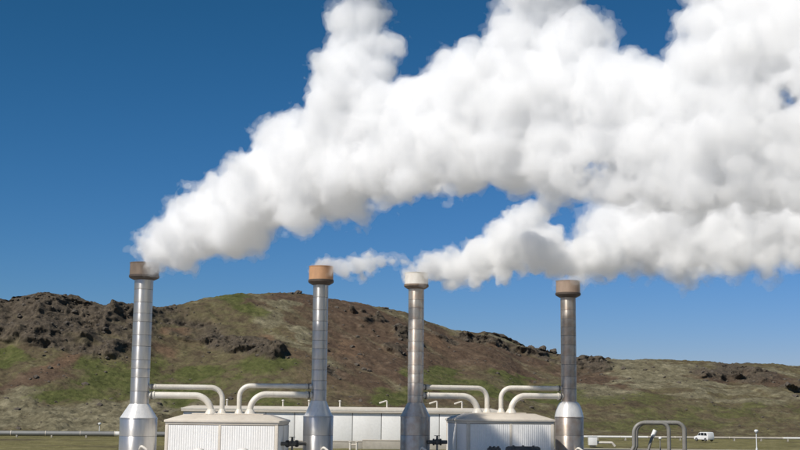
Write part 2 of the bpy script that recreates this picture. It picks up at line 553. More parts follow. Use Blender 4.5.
def land_mat(name, hill):
    m, nt, b = new_mat(name)
    def attr(n):
        a = nt.nodes.new('ShaderNodeAttribute'); a.attribute_name = n
        return a.outputs['Fac']
    big = obj_noise(nt, 0.035, 6, 0.6)
    mid = obj_noise(nt, 0.22, 6, 0.65)
    fine = obj_noise(nt, 1.1, 5, 0.7)
    heath = ramp(nt, mid, [(0.30, (0.072, 0.054, 0.034)), (0.45, (0.104, 0.083, 0.049)), (0.58, (0.120, 0.106, 0.053)), (0.75, (0.205, 0.175, 0.11))]).outputs[0]
    grass = ramp(nt, mid, [(0.28, (0.053, 0.060, 0.019)), (0.5, (0.083, 0.091, 0.030)), (0.72, (0.132, 0.126, 0.052))]).outputs[0]
    moss = ramp(nt, mid, [(0.30, (0.095, 0.082, 0.050)), (0.52, (0.165, 0.147, 0.092)), (0.72, (0.28, 0.25, 0.165))]).outputs[0]
    rock = ramp(nt, mixc(nt, 0.5, fine, mid), [(0.30, (0.042, 0.035, 0.028)), (0.5, (0.080, 0.065, 0.048)), (0.70, (0.135, 0.108, 0.074))]).outputs[0]
    scree = ramp(nt, mid, [(0.30, (0.064, 0.042, 0.029)), (0.52, (0.100, 0.068, 0.045)), (0.75, (0.155, 0.113, 0.077))]).outputs[0]
    red = ramp(nt, mid, [(0.30, (0.105, 0.067, 0.044)), (0.7, (0.165, 0.108, 0.066))]).outputs[0]
    c = heath
    if hill:
        def edge(n, lo=0.22, hi=0.95, k=1.1, fm=0.45):
            a = N(nt, 'ShaderNodeMath', operation='MULTIPLY_ADD'); a.inputs[1].default_value = k; 
            nt.links.new(mixc(nt, fm, mid, fine), a.inputs[0]); nt.links.new(attr(n), a.inputs[2])
            r = N(nt, 'ShaderNodeMapRange', interpolation_type='SMOOTHSTEP'); r.inputs[1].default_value = lo + k * 0.5; r.inputs[2].default_value = hi + k * 0.5
            nt.links.new(a.outputs[0], r.inputs[0])
            return r.outputs[0]
        c = mixc(nt, edge('scree'), c, scree)
        c = mixc(nt, edge('pale'), c, moss)
        c = mixc(nt, edge('grass', 0.30, 0.86, 1.7, 0.6), c, grass)
        c = mixc(nt, edge('red'), c, red)
        c = mixc(nt, edge('rock', 0.05, 0.75), c, rock)
    else:
        g = N(nt, 'ShaderNodeMapRange', interpolation_type='SMOOTHSTEP'); g.inputs[1].default_value = 0.3; g.inputs[2].default_value = 0.5
        nt.links.new(big, g.inputs[0])
        olive = ramp(nt, mid, [(0.3, (0.13, 0.118, 0.045)), (0.55, (0.19, 0.17, 0.075)), (0.75, (0.26, 0.225, 0.115))]).outputs[0]
        c = mixc(nt, g.outputs[0], heath, olive)
    v = N(nt, 'ShaderNodeMapRange'); v.inputs[1].default_value = 0.30; v.inputs[2].default_value = 0.70; v.inputs[3].default_value = 0.55; v.inputs[4].default_value = 1.42
    nt.links.new(mixc(nt, 0.5, fine, obj_noise(nt, 0.5, 5, 0.7)), v.inputs[0])
    hsv = N(nt, 'ShaderNodeHueSaturation')
    nt.links.new(v.outputs[0], hsv.inputs['Value']); nt.links.new(c, hsv.inputs['Color'])
    nt.links.new(hsv.outputs[0], b.inputs['Base Color'])
    b.inputs['Roughness'].default_value = 0.95
    b.inputs['Specular IOR Level'].default_value = 0.15
    bp = N(nt, 'ShaderNodeBump', Strength=0.8, Distance=0.5)
    nt.links.new(fine, bp.inputs['Height'])
    nt.links.new(bp.outputs[0], b.inputs['Normal'])
    return m


M['hill'] = land_mat('hillside', True)
M['ground'] = land_mat('rough_ground', False)


# ------------------------------------------------------------------ ground
def grid_mesh(name, X, Y, Z, mat, attrs=None):
    nr, nc = X.shape
    V = np.stack([X, Y, Z], -1).reshape(-1, 3)
    i = (np.arange(nr - 1)[:, None] * nc + np.arange(nc - 1)[None, :]).ravel()
    Q = np.stack([i, i + 1, i + nc + 1, i + nc], 1)
    me = np_mesh(name, V, Q, mat)
    for k, a in (attrs or {}).items():
        at = me.attributes.new(k, 'FLOAT', 'POINT')
        at.data.foreach_set('value', np.ascontiguousarray(a, np.float32).ravel())
    return me


def surface_xy(lo, hi, a, b, n):
    core = np.linspace(a, b, n)
    left = a - np.geomspace(2, a - lo, 14)[::-1] if a > lo else []
    right = b + np.geomspace(2, hi - b, 14)
    return np.concatenate([left, core, right])


gx = surface_xy(-6000, 6000, -110, 110, 230)
gy = surface_xy(-3000, 9000, 175, 290, 120)
GX, GY = np.meshgrid(gx, gy)
near = ((np.abs(GX) < 112) & (GY > 173) & (GY < 292)).astype(np.float32)
GZ = near * (0.10 * fbm(GX / 4.0, GY / 4.0, GX * 0, 41, 4) - 0.12) - 0.02
GZ[(GX > 15) & (GY < 218)] = -0.02
g = put('ground', grid_mesh('ground', GX, GY, GZ, M['ground']))
tag(g, kind='structure')


# ------------------------------------------------------------------ hillside
def smooth(a, b, x):
    t = np.clip((x - a) / (b - a), 0, 1)
    return t * t * (3 - 2 * t)


ridge_px = [(-250, 318), (-150, 306), (-60, 300), (0, 299), (14, 301), (28, 297), (45, 295.5), (62, 296), (80, 298.5), (97, 303), (110, 307), (122, 305), (140, 306), (165, 307), (185, 304),
            (210, 298), (240, 294.5), (275, 293), (305, 293.5), (330, 298), (360, 303), (385, 308), (405, 312), (430, 322), (450, 329), (470, 332), (490, 334), (505, 339), (520, 346), (540, 352), (560, 356), (580, 358.5),
            (610, 359.5), (650, 359), (680, 360), (705, 361.5), (722, 364.5), (745, 363), (770, 363.5), (785, 366), (800, 367), (860, 370), (950, 366), (1050, 372)]
rp = np.array(ridge_px, float)
yr_u = np.array([-250, 0, 150, 300, 450, 600, 1050]); yr_v = np.array([395, 385, 400, 440, 460, 470, 480.])
yt_u = np.array([-250, 0, 150, 300, 500, 600, 1050]); yt_v = np.array([262, 262, 265, 262, 268, 280, 292.])
def prof(tab, u):
    t = np.array(tab); return lambda v: np.interp(v, t[:, 0], t[:, 1])
NU, NV = 1150, 390
uu = np.linspace(-250, 1050, NU)
vv = np.concatenate([np.linspace(0, 1.0, 330), 1 + np.linspace(0, 1, NV - 329)[1:] ** 1.5 * 0.9])
U, Vv = np.meshgrid(uu, vv)
Yr = np.interp(U, yr_u, yr_v); Yt = np.interp(U, yt_u, yt_v)
rz = np.array([P(float(x), float(y), float(np.interp(x, yr_u, yr_v))).z for x, y in ridge_px])
RZ = np.interp(U, rp[:, 0], rz)
HY = Yt + (Yr - Yt) * Vv
HX = (U - 400.0) / (F * 0.99) * HY
gl = np.interp(Vv, [0, .12, .30, .50, .70, .82, .93, 1.0, 1.2, 1.9], [-.03, .02, .10, .27, .52, .74, .93, 1.0, .97, .72])      # grassy foot below a crag
gm = np.interp(Vv, [0, .10, .25, .45, .65, .85, .95, 1.0, 1.2, 1.9], [-.03, .02, .10, .30, .55, .82, .95, 1.0, .97, .8])       # even scree slope
gr = np.interp(Vv, [0, .12, .35, .60, .75, .90, 1.0, 1.2, 1.9], [-.06, .02, .22, .50, .70, .90, 1.0, 1.0, .95])                # low moor
wm = smooth(190, 300, U) * (1 - smooth(520, 600, U)); wr = smooth(520, 600, U); wl = 1 - smooth(190, 300, U)
HZ = RZ * (gl * wl + gm * wm + gr * wr)

MI = np.array(CAM_M.inverted())
def project(x, y, z):
    cx = MI[0, 0] * x + MI[0, 1] * y + MI[0, 2] * z + MI[0, 3]
    cy = MI[1, 0] * x + MI[1, 1] * y + MI[1, 2] * z + MI[1, 3]
    cz = MI[2, 0] * x + MI[2, 1] * y + MI[2, 2] * z + MI[2, 3]
    return 400 + F * cx / -cz, 225 - F * cy / -cz

PX, PY = project(HX, HY, HZ)
wob = fbm(HX / 14, HY / 14, HZ / 14, 71, 4)
wob2 = fbm(HX / 14, HY / 14, HZ / 14, 75, 4)
QX, QY = PX + 14 * wob, PY + 6 * wob2
def patch(lst):
    a = np.zeros_like(PX)
    for x, y, rx, ry, deg in lst:
        c, s = math.cos(R(deg)), math.sin(R(deg))
        dx, dy = QX - x, QY - y
        e = ((dx * c + dy * s) / rx) ** 2 + ((-dx * s + dy * c) / ry) ** 2
        a = np.maximum(a, np.clip(1.15 - 0.62 * e, 0, 1))
    return a
rock_m = (0.85 + 0.5 * fbm(HX / 9, HY / 9, HZ / 6, 95, 3)) * patch([(60, 318, 62, 26, 8), (10, 318, 40, 20, 0), (125, 330, 40, 26, 10), (90, 345, 60, 12, 5), (205, 336, 26, 8, 20), (245, 347, 40, 9, 12), (272, 354, 16, 8, 0),
                (400, 343, 16, 6, 30), (374, 322, 8, 4, 30), (500, 345, 26, 6, 20), (545, 356, 26, 5, 10), (470, 337, 14, 4, 10), (350, 312, 5, 3, 0), (440, 342, 12, 5, 20), (735, 374, 36, 9, 5), (790, 392, 18, 6, -10), (590, 366, 24, 6, 0), (-120, 330, 100, 24, 0), (336, 375, 12, 4, 20), (940, 380, 60, 10, 0), (160, 315, 34, 12, 0), (205, 325, 24, 9, 20)])
rock_m = np.clip(rock_m, 0, 1)
grass_m = patch([(110, 378, 62, 24, -8), (55, 392, 34, 10, -10), (8, 360, 14, 13, 0), (236, 304, 26, 13, 20), (262, 364, 34, 12, 5), (205, 372, 26, 10, 0), (205, 395, 50, 12, 0), (275, 395, 40, 14, 0),
                 (398, 396, 30, 9, 0), (440, 380, 34, 14, 15), (470, 392, 40, 10, 10), (640, 408, 55, 14, 4), (600, 424, 50, 9, 0), (690, 418, 60, 14, 0), (765, 388, 34, 8, 0), (760, 415, 60, 12, 0), (560, 400, 40, 12, 10),
                 (-80, 385, 70, 22, 0), (880, 400, 70, 14, 0), (520, 385, 34, 8, 15)]) * (0.98 + 0.45 * fbm(HX / 22, HY / 22, HX * 0, 91, 3) + 0.55 * fbm(HX / 6, HY / 9, HX * 0, 93, 3))
pale_m = patch([(50, 420, 110, 13, 2), (18, 402, 30, 9, -10), (115, 412, 40, 9, 0), (170, 405, 40, 8, 0), (-90, 415, 90, 14, 0), (488, 334, 26, 5, 12), (535, 350, 20, 4, 15), (640, 369, 60, 5, 3), (615, 362, 50, 3.5, 0), (660, 381, 50, 4, 6),
                (690, 394, 40, 3.5, 9), (745, 402, 40, 3, 8), (770, 370, 34, 2.5, 0), (640, 384, 30, 3.5, 8), (265, 318, 22, 7, 10), (296, 335, 18, 5, 30), (215, 300, 14, 3, -10), (600, 395, 30, 8, 0), (700, 366, 22, 3, 0), (285, 305, 12, 6, 0), (880, 378, 60, 7, 0)])
red_m = patch([(262, 341, 9, 7, 30), (172, 350, 12, 9, 0), (30, 322, 12, 5, 0), (340, 352, 20, 8, 30), (60, 362, 22, 6, -20), (180, 330, 12, 6, 0), (425, 345, 18, 5, 30)]) * 0.8
scree_m = patch([(370, 345, 90, 52, 20), (440, 345, 70, 18, 25), (500, 360, 60, 14, 20), (50, 372, 40, 8, -25), (30, 385, 40, 10, -20), (300, 300, 60, 12, 0), (600, 385, 40, 16, 10), (750, 380, 50, 10, 0)])

# scree streaks that run down the slope to the lower right
qs = 0.447 * HX + 0.894 * HZ; ps = 0.894 * HX - 0.447 * HZ
streak = fbm(qs / 2.6, ps / 34.0, HX * 0, 61, 4)
scree_m = np.clip(scree_m + 0.35 * streak, 0, 1)
red_m = np.clip(red_m * 1.0 + np.clip(streak, 0, 1) * 0.3 * wm * (scree_m > 0.4), 0, 1)
pale_m = np.clip(pale_m + np.clip(-streak - 0.15, 0, 1) * 0.8 * wm + wr * 0.30 * np.clip(0.6 + 1.2 * fbm(HX / 7, HY / 9, HX * 0, 97, 4), 0, 1.4), 0, 1)
grass_m = np.clip(grass_m, 0, 1) * (1 - 0.75 * rock_m) * (1 - 0.38 * wr)

# relief: broad gullies, hummocks, broken crag faces, a low scarp on the moor
fade = smooth(0.0, 0.2, Vv)
crest = 1 - 0.75 * np.exp(-((Vv - 1) / 0.05) ** 2)
HZ = HZ + fade * crest * (1.1 * fbm(HX / 30, HY / 30, HX * 0, 21, 3) + 0.45 * fbm(HX / 8, HY / 8, HX * 0, 22, 4) * (1 - 0.6 * scree_m))
HZ += fade * 0.16 * streak * scree_m
HZ += fade * (0.26 * fbm(HX / 2.2, HY / 2.2, HZ / 2.2, 23, 3) + 0.13 * fbm(HX / 0.9, HY / 0.9, HZ / 0.9, 26, 2))
hum = smooth(0.02, .1, Vv) * (1 - smooth(.35, .5, Vv)) * wl
HZ += hum * 0.8 * np.clip(fbm(HX / 5, HY / 5, HX * 0, 24, 4), -0.2, 1)
cr = ridged((HX + 0.35 * HZ) / 17.0, HZ / 15.0, HY / 22, 31, 5, 0.5)
cr2 = fbm(HX / 4.5, HZ / 3.2, HY / 6, 33, 4, 0.6)
blk = vnoise(HX / 5.0, HZ / 2.2, HY / 7.0, 37); blk = np.floor(blk * 3) / 3
cr3 = fbm(HX / 1.5, HZ / 1.1, HY / 2.0, 35, 3, 0.6)
dep = smooth(0.0, 1.0, rock_m) * fade * (3.3 * cr + 1.0 * cr2 + 0.4 * blk + 0.28 * cr3)
HY2 = HY - dep * 1.05
HZ2 = HZ + dep * 0.36 * np.where(np.abs(Vv - 1) < 0.06, 0.35, 1.0)
sx = np.exp(-((PY - (366 + (PX - 580) * 0.155 + 3 * wob)) / 2.2) ** 2) * wr
HZ2 += sx * 1.0
hill = put('hillside', grid_mesh('hillside', HX, HY2, HZ2, M['hill'], dict(rock=rock_m, grass=grass_m, pale=np.clip(pale_m + sx * 0.95, 0, 1), red=red_m, scree=scree_m)))
tag(hill, kind='structure')


# loose blocks on the slope
def rock_shape(seed, sub=2):
    bm = bmesh.new()
    bmesh.ops.create_icosphere(bm, subdivisions=sub, radius=1.0)
    rg = random.Random(seed)
    off = rg.uniform(0, 50)
    co = np.array([v.co[:] for v in bm.verts])
    d = 1 + 0.45 * fbm(co[:, 0] * 1.1 + off, co[:, 1] * 1.1, co[:, 2] * 1.1, seed, 3)
    for v, k in zip(bm.verts, d):
        v.co = Vector((v.co.x * k, v.co.y * k, max(v.co.z * k, -0.35)))
    V = np.array([v.co[:] for v in bm.verts]); T = np.array([[v.index for v in f.verts] for f in bm.faces])
    bm.free()
    return V, T


M['stone'] = paint('lava_stone', (0.085, 0.07, 0.055), 0.95, (0.16, 0.14, 0.1), 0.5, 0.6, False)
rg = np.random.default_rng(12)
w = (rock_m * 0.9 + 0.25 * scree_m + 0.25 * np.clip(sx, 0, 1) + 0.06) * (Vv < 1.02) * (Vv > 0.06) * (PX > -60) * (PX < 860)
idx = rg.choice(w.size, 2200, replace=False, p=(w / w.sum()).ravel())
shapes = [rock_shape(s, 1) for s in range(8)]
VS, TS, nv = [], [], 0
hx, hy, hz = HX.ravel(), HY2.ravel(), HZ2.ravel()
for k, i in enumerate(idx):
    V_, T_ = shapes[k % 8]
    s = 0.17 * (rg.pareto(2.4) + 1); s = min(s, 0.85)
    a = rg.uniform(0, 6.28)
    x = V_[:, 0] * s * 1.2; y = V_[:, 1] * s; z = V_[:, 2] * s * 0.75
    VS.append(np.stack([x * math.cos(a) - y * math.sin(a) + hx[i], x * math.sin(a) + y * math.cos(a) + hy[i], z + hz[i]], 1))
    TS.append(T_ + nv); nv += len(V_)
st = put('scattered_stones', np_mesh('scattered_stones', np.concatenate(VS), np.concatenate(TS), M['stone'], False))
tag(st, 'dark lava stones strewn over the hillside', 'stones', kind='stuff')


def hill_z(px, Y):
    j = int(round((px + 250) / 1300 * (NU - 1)))
    return float(np.interp(Y, HY[:, j], HZ2[:, j]))


def outcrop(px, dv, wid, hgt, seed, label):
    j = int(round((px + 250) / 1300 * (NU - 1)))
    i = int(np.argmin(np.abs(vv - dv)))
    V_, T_ = rock_shape(seed, 3)
    V_ = V_ * np.array([wid / 2, wid / 2, hgt / 1.0])
    o = put('rock_outcrop', np_mesh('rock_outcrop', V_, T_, M['stone'], False), None, (HX[i, j], HY2[i, j], HZ2[i, j] - 0.1))
    tag(o, label, 'rock', 'rocks standing on the skyline')


outcrop(292.5, 1.0, 2.6, 0.8, 101, 'low dark rock on the brown summit, left of its neighbour')
outcrop(300, 1.0, 2.8, 1.0, 102, 'low dark rock on the brown summit, right of its neighbour')
outcrop(385, 1.0, 2.6, 0.6, 103, 'flat dark rock on the ridge just left of the cream capped stack')
outcrop(529, 1.0, 2.6, 1.0, 104, 'dark rock high on the descending ridge, leftmost of the skyline rocks by the brown stack')
outcrop(541, 1.0, 2.8, 1.3, 105, 'dark skyline rock on the ridge, second from the left of those by the brown stack')
outcrop(551, 1.0, 2.6, 1.0, 106, 'dark skyline rock on the ridge, closest to the left side of the brown stack')


# ------------------------------------------------------------------ road on the right
road = MB()
xs = np.linspace(18, 320, 60)
for i in range(59):
    road.add([(xs[i], 192, 0.03), (xs[i + 1], 192, 0.03), (xs[i + 1], 211, 0.03), (xs[i], 211, 0.03)], [(0, 1, 2, 3)])
r_ = road.build('service_road', M['asphalt']); tag(r_, kind='structure')
kb = MB().box(18, 320, 211.02, 211.25, -0.05, 0.15).build('kerb', M['concrete'], r_, bevel=0.02)


# unseen pale gravel yard, added to bounce sunlight onto walls, stacks and steam
yd = MB()
ys = np.linspace(52, 176, 40); yx = np.linspace(-72, 58, 40)
for i in range(39):
    for j in range(39):
        yd.add([(yx[i], ys[j], 0.02), (yx[i + 1], ys[j], 0.02), (yx[i + 1], ys[j + 1], 0.02), (yx[i], ys[j + 1], 0.02)], [(0, 1, 2, 3)])
tag(yd.build('bounce_yard', M['gravel']), kind='structure')


# ------------------------------------------------------------------ the long white building behind
Yb = 212.0
bx0 = P(183, 430, Yb).x; bx1 = P(499, 430, Yb).x
zt = P(380, 408.5, Yb).z
bd = thing('plant_building', 'long low white panelled building behind the stacks', 'building', ((bx0 + bx1) / 2, Yb, 0))
W2 = (bx1 - bx0) / 2
DEP = 16.0
zw = zt - 0.75
MB().box(-W2, W2, 0.12, DEP, 0, zw).build('wall', M['joint'], bd)
MB().box(-W2 - 0.05, W2 + 0.05, 0.02, DEP + 0.05, -0.1, 0.9).build('plinth', M['concrete'], bd)
pitch_ = 28.6 / F * Yb
off = (P(294.4, 430, Yb).x - (bx0 + bx1) / 2)
k0 = math.ceil((-W2 - off) / pitch_)
edges = [-W2] + [off + k * pitch_ for k in range(k0, k0 + 30) if -W2 + 0.5 < off + k * pitch_ < W2 - 0.5] + [W2]
for a, b_ in zip(edges[:-1], edges[1:]):
    MB().box(a + 0.06, b_ - 0.06, 0.0, 0.115, 0.92, zw - 0.03).build('wall_panel', M['white_wall'], bd, bevel=0.015)
for s in (-1, 1):
    for k in range(3):
        x0, x1 = (W2 + 0.003, W2 + 0.1) if s > 0 else (-W2 - 0.1, -W2 - 0.003)
        MB().box(x0, x1, 0.2 + k * 5.2, 0.2 + k * 5.2 + 5.1, 0.92, zw - 0.03).build('wall_panel', M['white_wall'], bd, bevel=0.015)
rf = MB()
e = 0.35
rf.add([(-W2 - e, -e, zw), (W2 + e, -e, zw), (W2 + e, DEP + e, zw), (-W2 - e, DEP + e, zw),
        (-W2 - e, -e, zw + 0.55), (W2 + e, -e, zw + 0.55), (W2 + e, DEP + e, zw + 0.55), (-W2 - e, DEP + e, zw + 0.55),
        (-W2 + 1.2, 1.6, zw + 0.95), (W2 - 1.2, 1.6, zw + 0.95), (W2 - 1.2, DEP - 1.6, zw + 0.95), (-W2 + 1.2, DEP - 1.6, zw + 0.95)],
       [(0, 3, 2, 1), (0, 1, 5, 4), (1, 2, 6, 5), (2, 3, 7, 6), (3, 0, 4, 7), (4, 5, 9, 8), (5, 6, 10, 9), (6, 7, 11, 10), (7, 4, 8, 11), (8, 9, 10, 11)])
roof = rf.build('roof', M['beige'], bd, bevel=0.04)
MB().box(-W2 - e - 0.03, W2 + e + 0.03, -e - 0.04, -e - 0.003, zw + 0.32, zw + 0.58).build('gutter', M['pipe'], roof)
for px, arm in ((227, 0), (283, 0), (309, 0), (340, 0), (387, -1), (437, -1), (462, -1)):
    x = P(px, 404, Yb + 2).x - (bx0 + bx1) / 2
    z0 = zw + 0.8
    h_ = 1.15
    pth = bend_path([(x, 2, z0), (x, 2, z0 + h_ * 1.1), (x - 1.3, 2, z0 + h_ * 0.72)], [0, 0.15, 0], 5) if arm else [(x, 2, z0), (x, 2, z0 + h_ * 0.9)]
    vp = MB().tube(pth, 0.13, 12).build('vent_pipe', M['pipe'], roof)
    MB().lathe([(0.32, z0 - 0.1), (0.3, z0 + 0.12), (0.14, z0 + 0.2)], 14, (x, 2, 0)).build('flashing', M['beige'], roof)
    if not arm:
        MB().lathe([(0.06, z0 + h_ * 0.9), (0.24, z0 + h_ * 0.93), (0.2, z0 + h_ + 0.05), (0.05, z0 + h_ + 0.1)], 14, (x, 2, 0)).build('vent_cowl', M['pipe'], roof)

# low wall in front of it, with a stepped right half
wl_ = thing('low_wall', 'low beige concrete wall at the foot of the white building', 'wall', (0, 203, 0))
for x0, x1, h_ in ((P(283, 440, 203).x, P(362, 440, 203).x, 1.0), (P(362.3, 440, 203).x, P(401, 440, 203).x, 1.25), (P(401.3, 440, 203).x, P(462, 440, 203).x, 1.25)):
    MB().box(x0, x1, 0, 0.5, -0.1, h_).build('wall_segment', M['concrete'], wl_, bevel=0.03)
    MB().box(x0 - 0.005, x1 + 0.005, -0.06, 0.56, h_ + 0.003, h_ + 0.12).build('coping', M['beige'], wl_, bevel=0.02)

vs_ = thing('valve_stand', 'small pale two post valve stand before the low beige wall', 'valve', (P(353.5, 445, 196).x, 196, 0))
for s in (-1, 1):
    MB().lathe([(0.16, 0), (0.16, 1.1), (0.22, 1.12), (0.22, 1.2)], 14, (s * 0.5, 0, 0)).build('post', M['pipe'], vs_)
MB().lathe([(0.12, -0.42), (0.12, 0.42)], 12, (0, 0, 0.75), 'x').build('crossbar', M['beige'], vs_)


# ------------------------------------------------------------------ corrugated sheds
def corrugated(x0, x1, z0, z1, pitch=0.22, d=0.022):
    n = max(2, int(round((x1 - x0) / pitch)))
    p = (x1 - x0) / n
    xs, ys = [], []
    for i in range(n):
        for fx, fy in ((0.0, 0), (0.28, 0), (0.42, -d), (0.86, -d)):
            xs.append(x0 + (i + fx) * p); ys.append(fy)
    xs.append(x1); ys.append(0)
    k = len(xs)
    vs = [(x, y, z0) for x, y in zip(xs, ys)] + [(x, y, z1) for x, y in zip(xs, ys)]
    mb = MB().add(vs, [(i, i + 1, i + 1 + k, i + k) for i in range(k - 1)])
    mb.add([(x0, 0.03, z0), (x1, 0.03, z0), (x1, 0.03, z1), (x0, 0.03, z1)], [(3, 2, 1, 0)])
    return mb


def shed(label, x, y, wid, dep, eave, top, rz, group, split=0.5):
    t = thing('equipment_shed', label, 'shed', (x, y, 0), rz, group)
    w, d = wid / 2, dep / 2
    MB().box(-w + 0.12, w - 0.12, -d + 0.12, d - 0.12, 0, eave - 0.1).build('core_wall', M['joint'], t)
    xm = -w + wid * split
    fr = 0.34
    for a, b_ in ((-w + fr, xm - 0.12), (xm + 0.12, w - fr)):
        corrugated(a, b_, 0.25, eave - 0.42).build('wall_panel', M['sheet'], t, (0, -d + 0.05, 0), angle=20)
        corrugated(a, b_, 0.25, eave - 0.42).build('wall_panel', M['sheet'], t, (0, d - 0.05, 0), (0, 0, math.pi), angle=20)
    for s in (-1, 1):
        for a, b_ in ((-d + fr, -0.12), (0.12, d - fr)):
            corrugated(a, b_, 0.25, eave - 0.42).build('wall_panel', M['sheet'], t, (s * (w - 0.05), 0, 0), (0, 0, s * math.pi / 2), angle=20)
        for q in (-1, 1):
            MB().box(-fr / 2, fr / 2, -fr / 2, fr / 2, 0, eave - 0.38).build('corner_post', M['beige'], t, (s * (w - fr / 2), q * (d - fr / 2), 0), bevel=0.09)
        MB().box(-0.115, 0.115, -0.06, 0.06, 0, eave - 0.39).build('mullion', M['beige'], t, (xm, s * (d - 0.06), 0), bevel=0.02)
        MB().box(-0.06, 0.06, -0.115, 0.115, 0, eave - 0.39).build('mullion', M['beige'], t, (s * (w - 0.06), 0, 0), bevel=0.02)
    MB().box(-w + 0.01, w - 0.01, -d + 0.01, d - 0.01, eave - 0.37, eave - 0.15).build('header', M['beige'], t, bevel=0.04)
    o = 0.10
    i1, i2 = 1.5, 1.6
    rf = MB().add([(-w - o, -d - o, eave - 0.147), (w + o, -d - o, eave - 0.147), (w + o, d + o, eave - 0.147), (-w - o, d + o, eave - 0.147),
                   (-w - o, -d - o, eave + 0.06), (w + o, -d - o, eave + 0.06), (w + o, d + o, eave + 0.06), (-w - o, d + o, eave + 0.06),
                   (-w + i1, -d + i2, top), (w - i1, -d + i2, top), (w - i1, d - i2, top), (-w + i1, d - i2, top)],
                  [(0, 3, 2, 1), (0, 1, 5, 4), (1, 2, 6, 5), (2, 3, 7, 6), (3, 0, 4, 7), (4, 5, 9, 8), (5, 6, 10, 9), (6, 7, 11, 10), (7, 4, 8, 11), (8, 9, 10, 11)])
    roof = rf.build('roof', M['beige'], t, bevel=0.05)
    MB().box(-w + i1 + 0.4, w - i1 - 0.4, -0.9, 0.9, top + 0.003, top + 0.09).build('roof_ridge', M['beige'], roof, bevel=0.03)
    return t


YS1 = 126.0
s1x = (P(167, 421, 122).x + P(280, 421, 122).x) / 2
sh1 = shed('white corrugated shed with sunlit ribbed wall, between the two left stacks', s1x, YS1, 112.5 / F * 122.2, 8.0, P(223, 421, 122).z, P(223, 414.5, YS1 - 2.4).z, R(-2.5), 'corrugated equipment sheds', 0.485)
YS2 = 132.0
s2x = P(499, 421, YS2).x
sh2 = shed('shaded grey looking corrugated shed with angled left side, between the two right stacks', s2x, YS2, 88 / F * 128 / math.cos(R(13)), 8.0, P(500, 420, 128).z, P(500, 413.5, YS2 - 2.4).z, R(13), 'corrugated equipment sheds', 0.5)


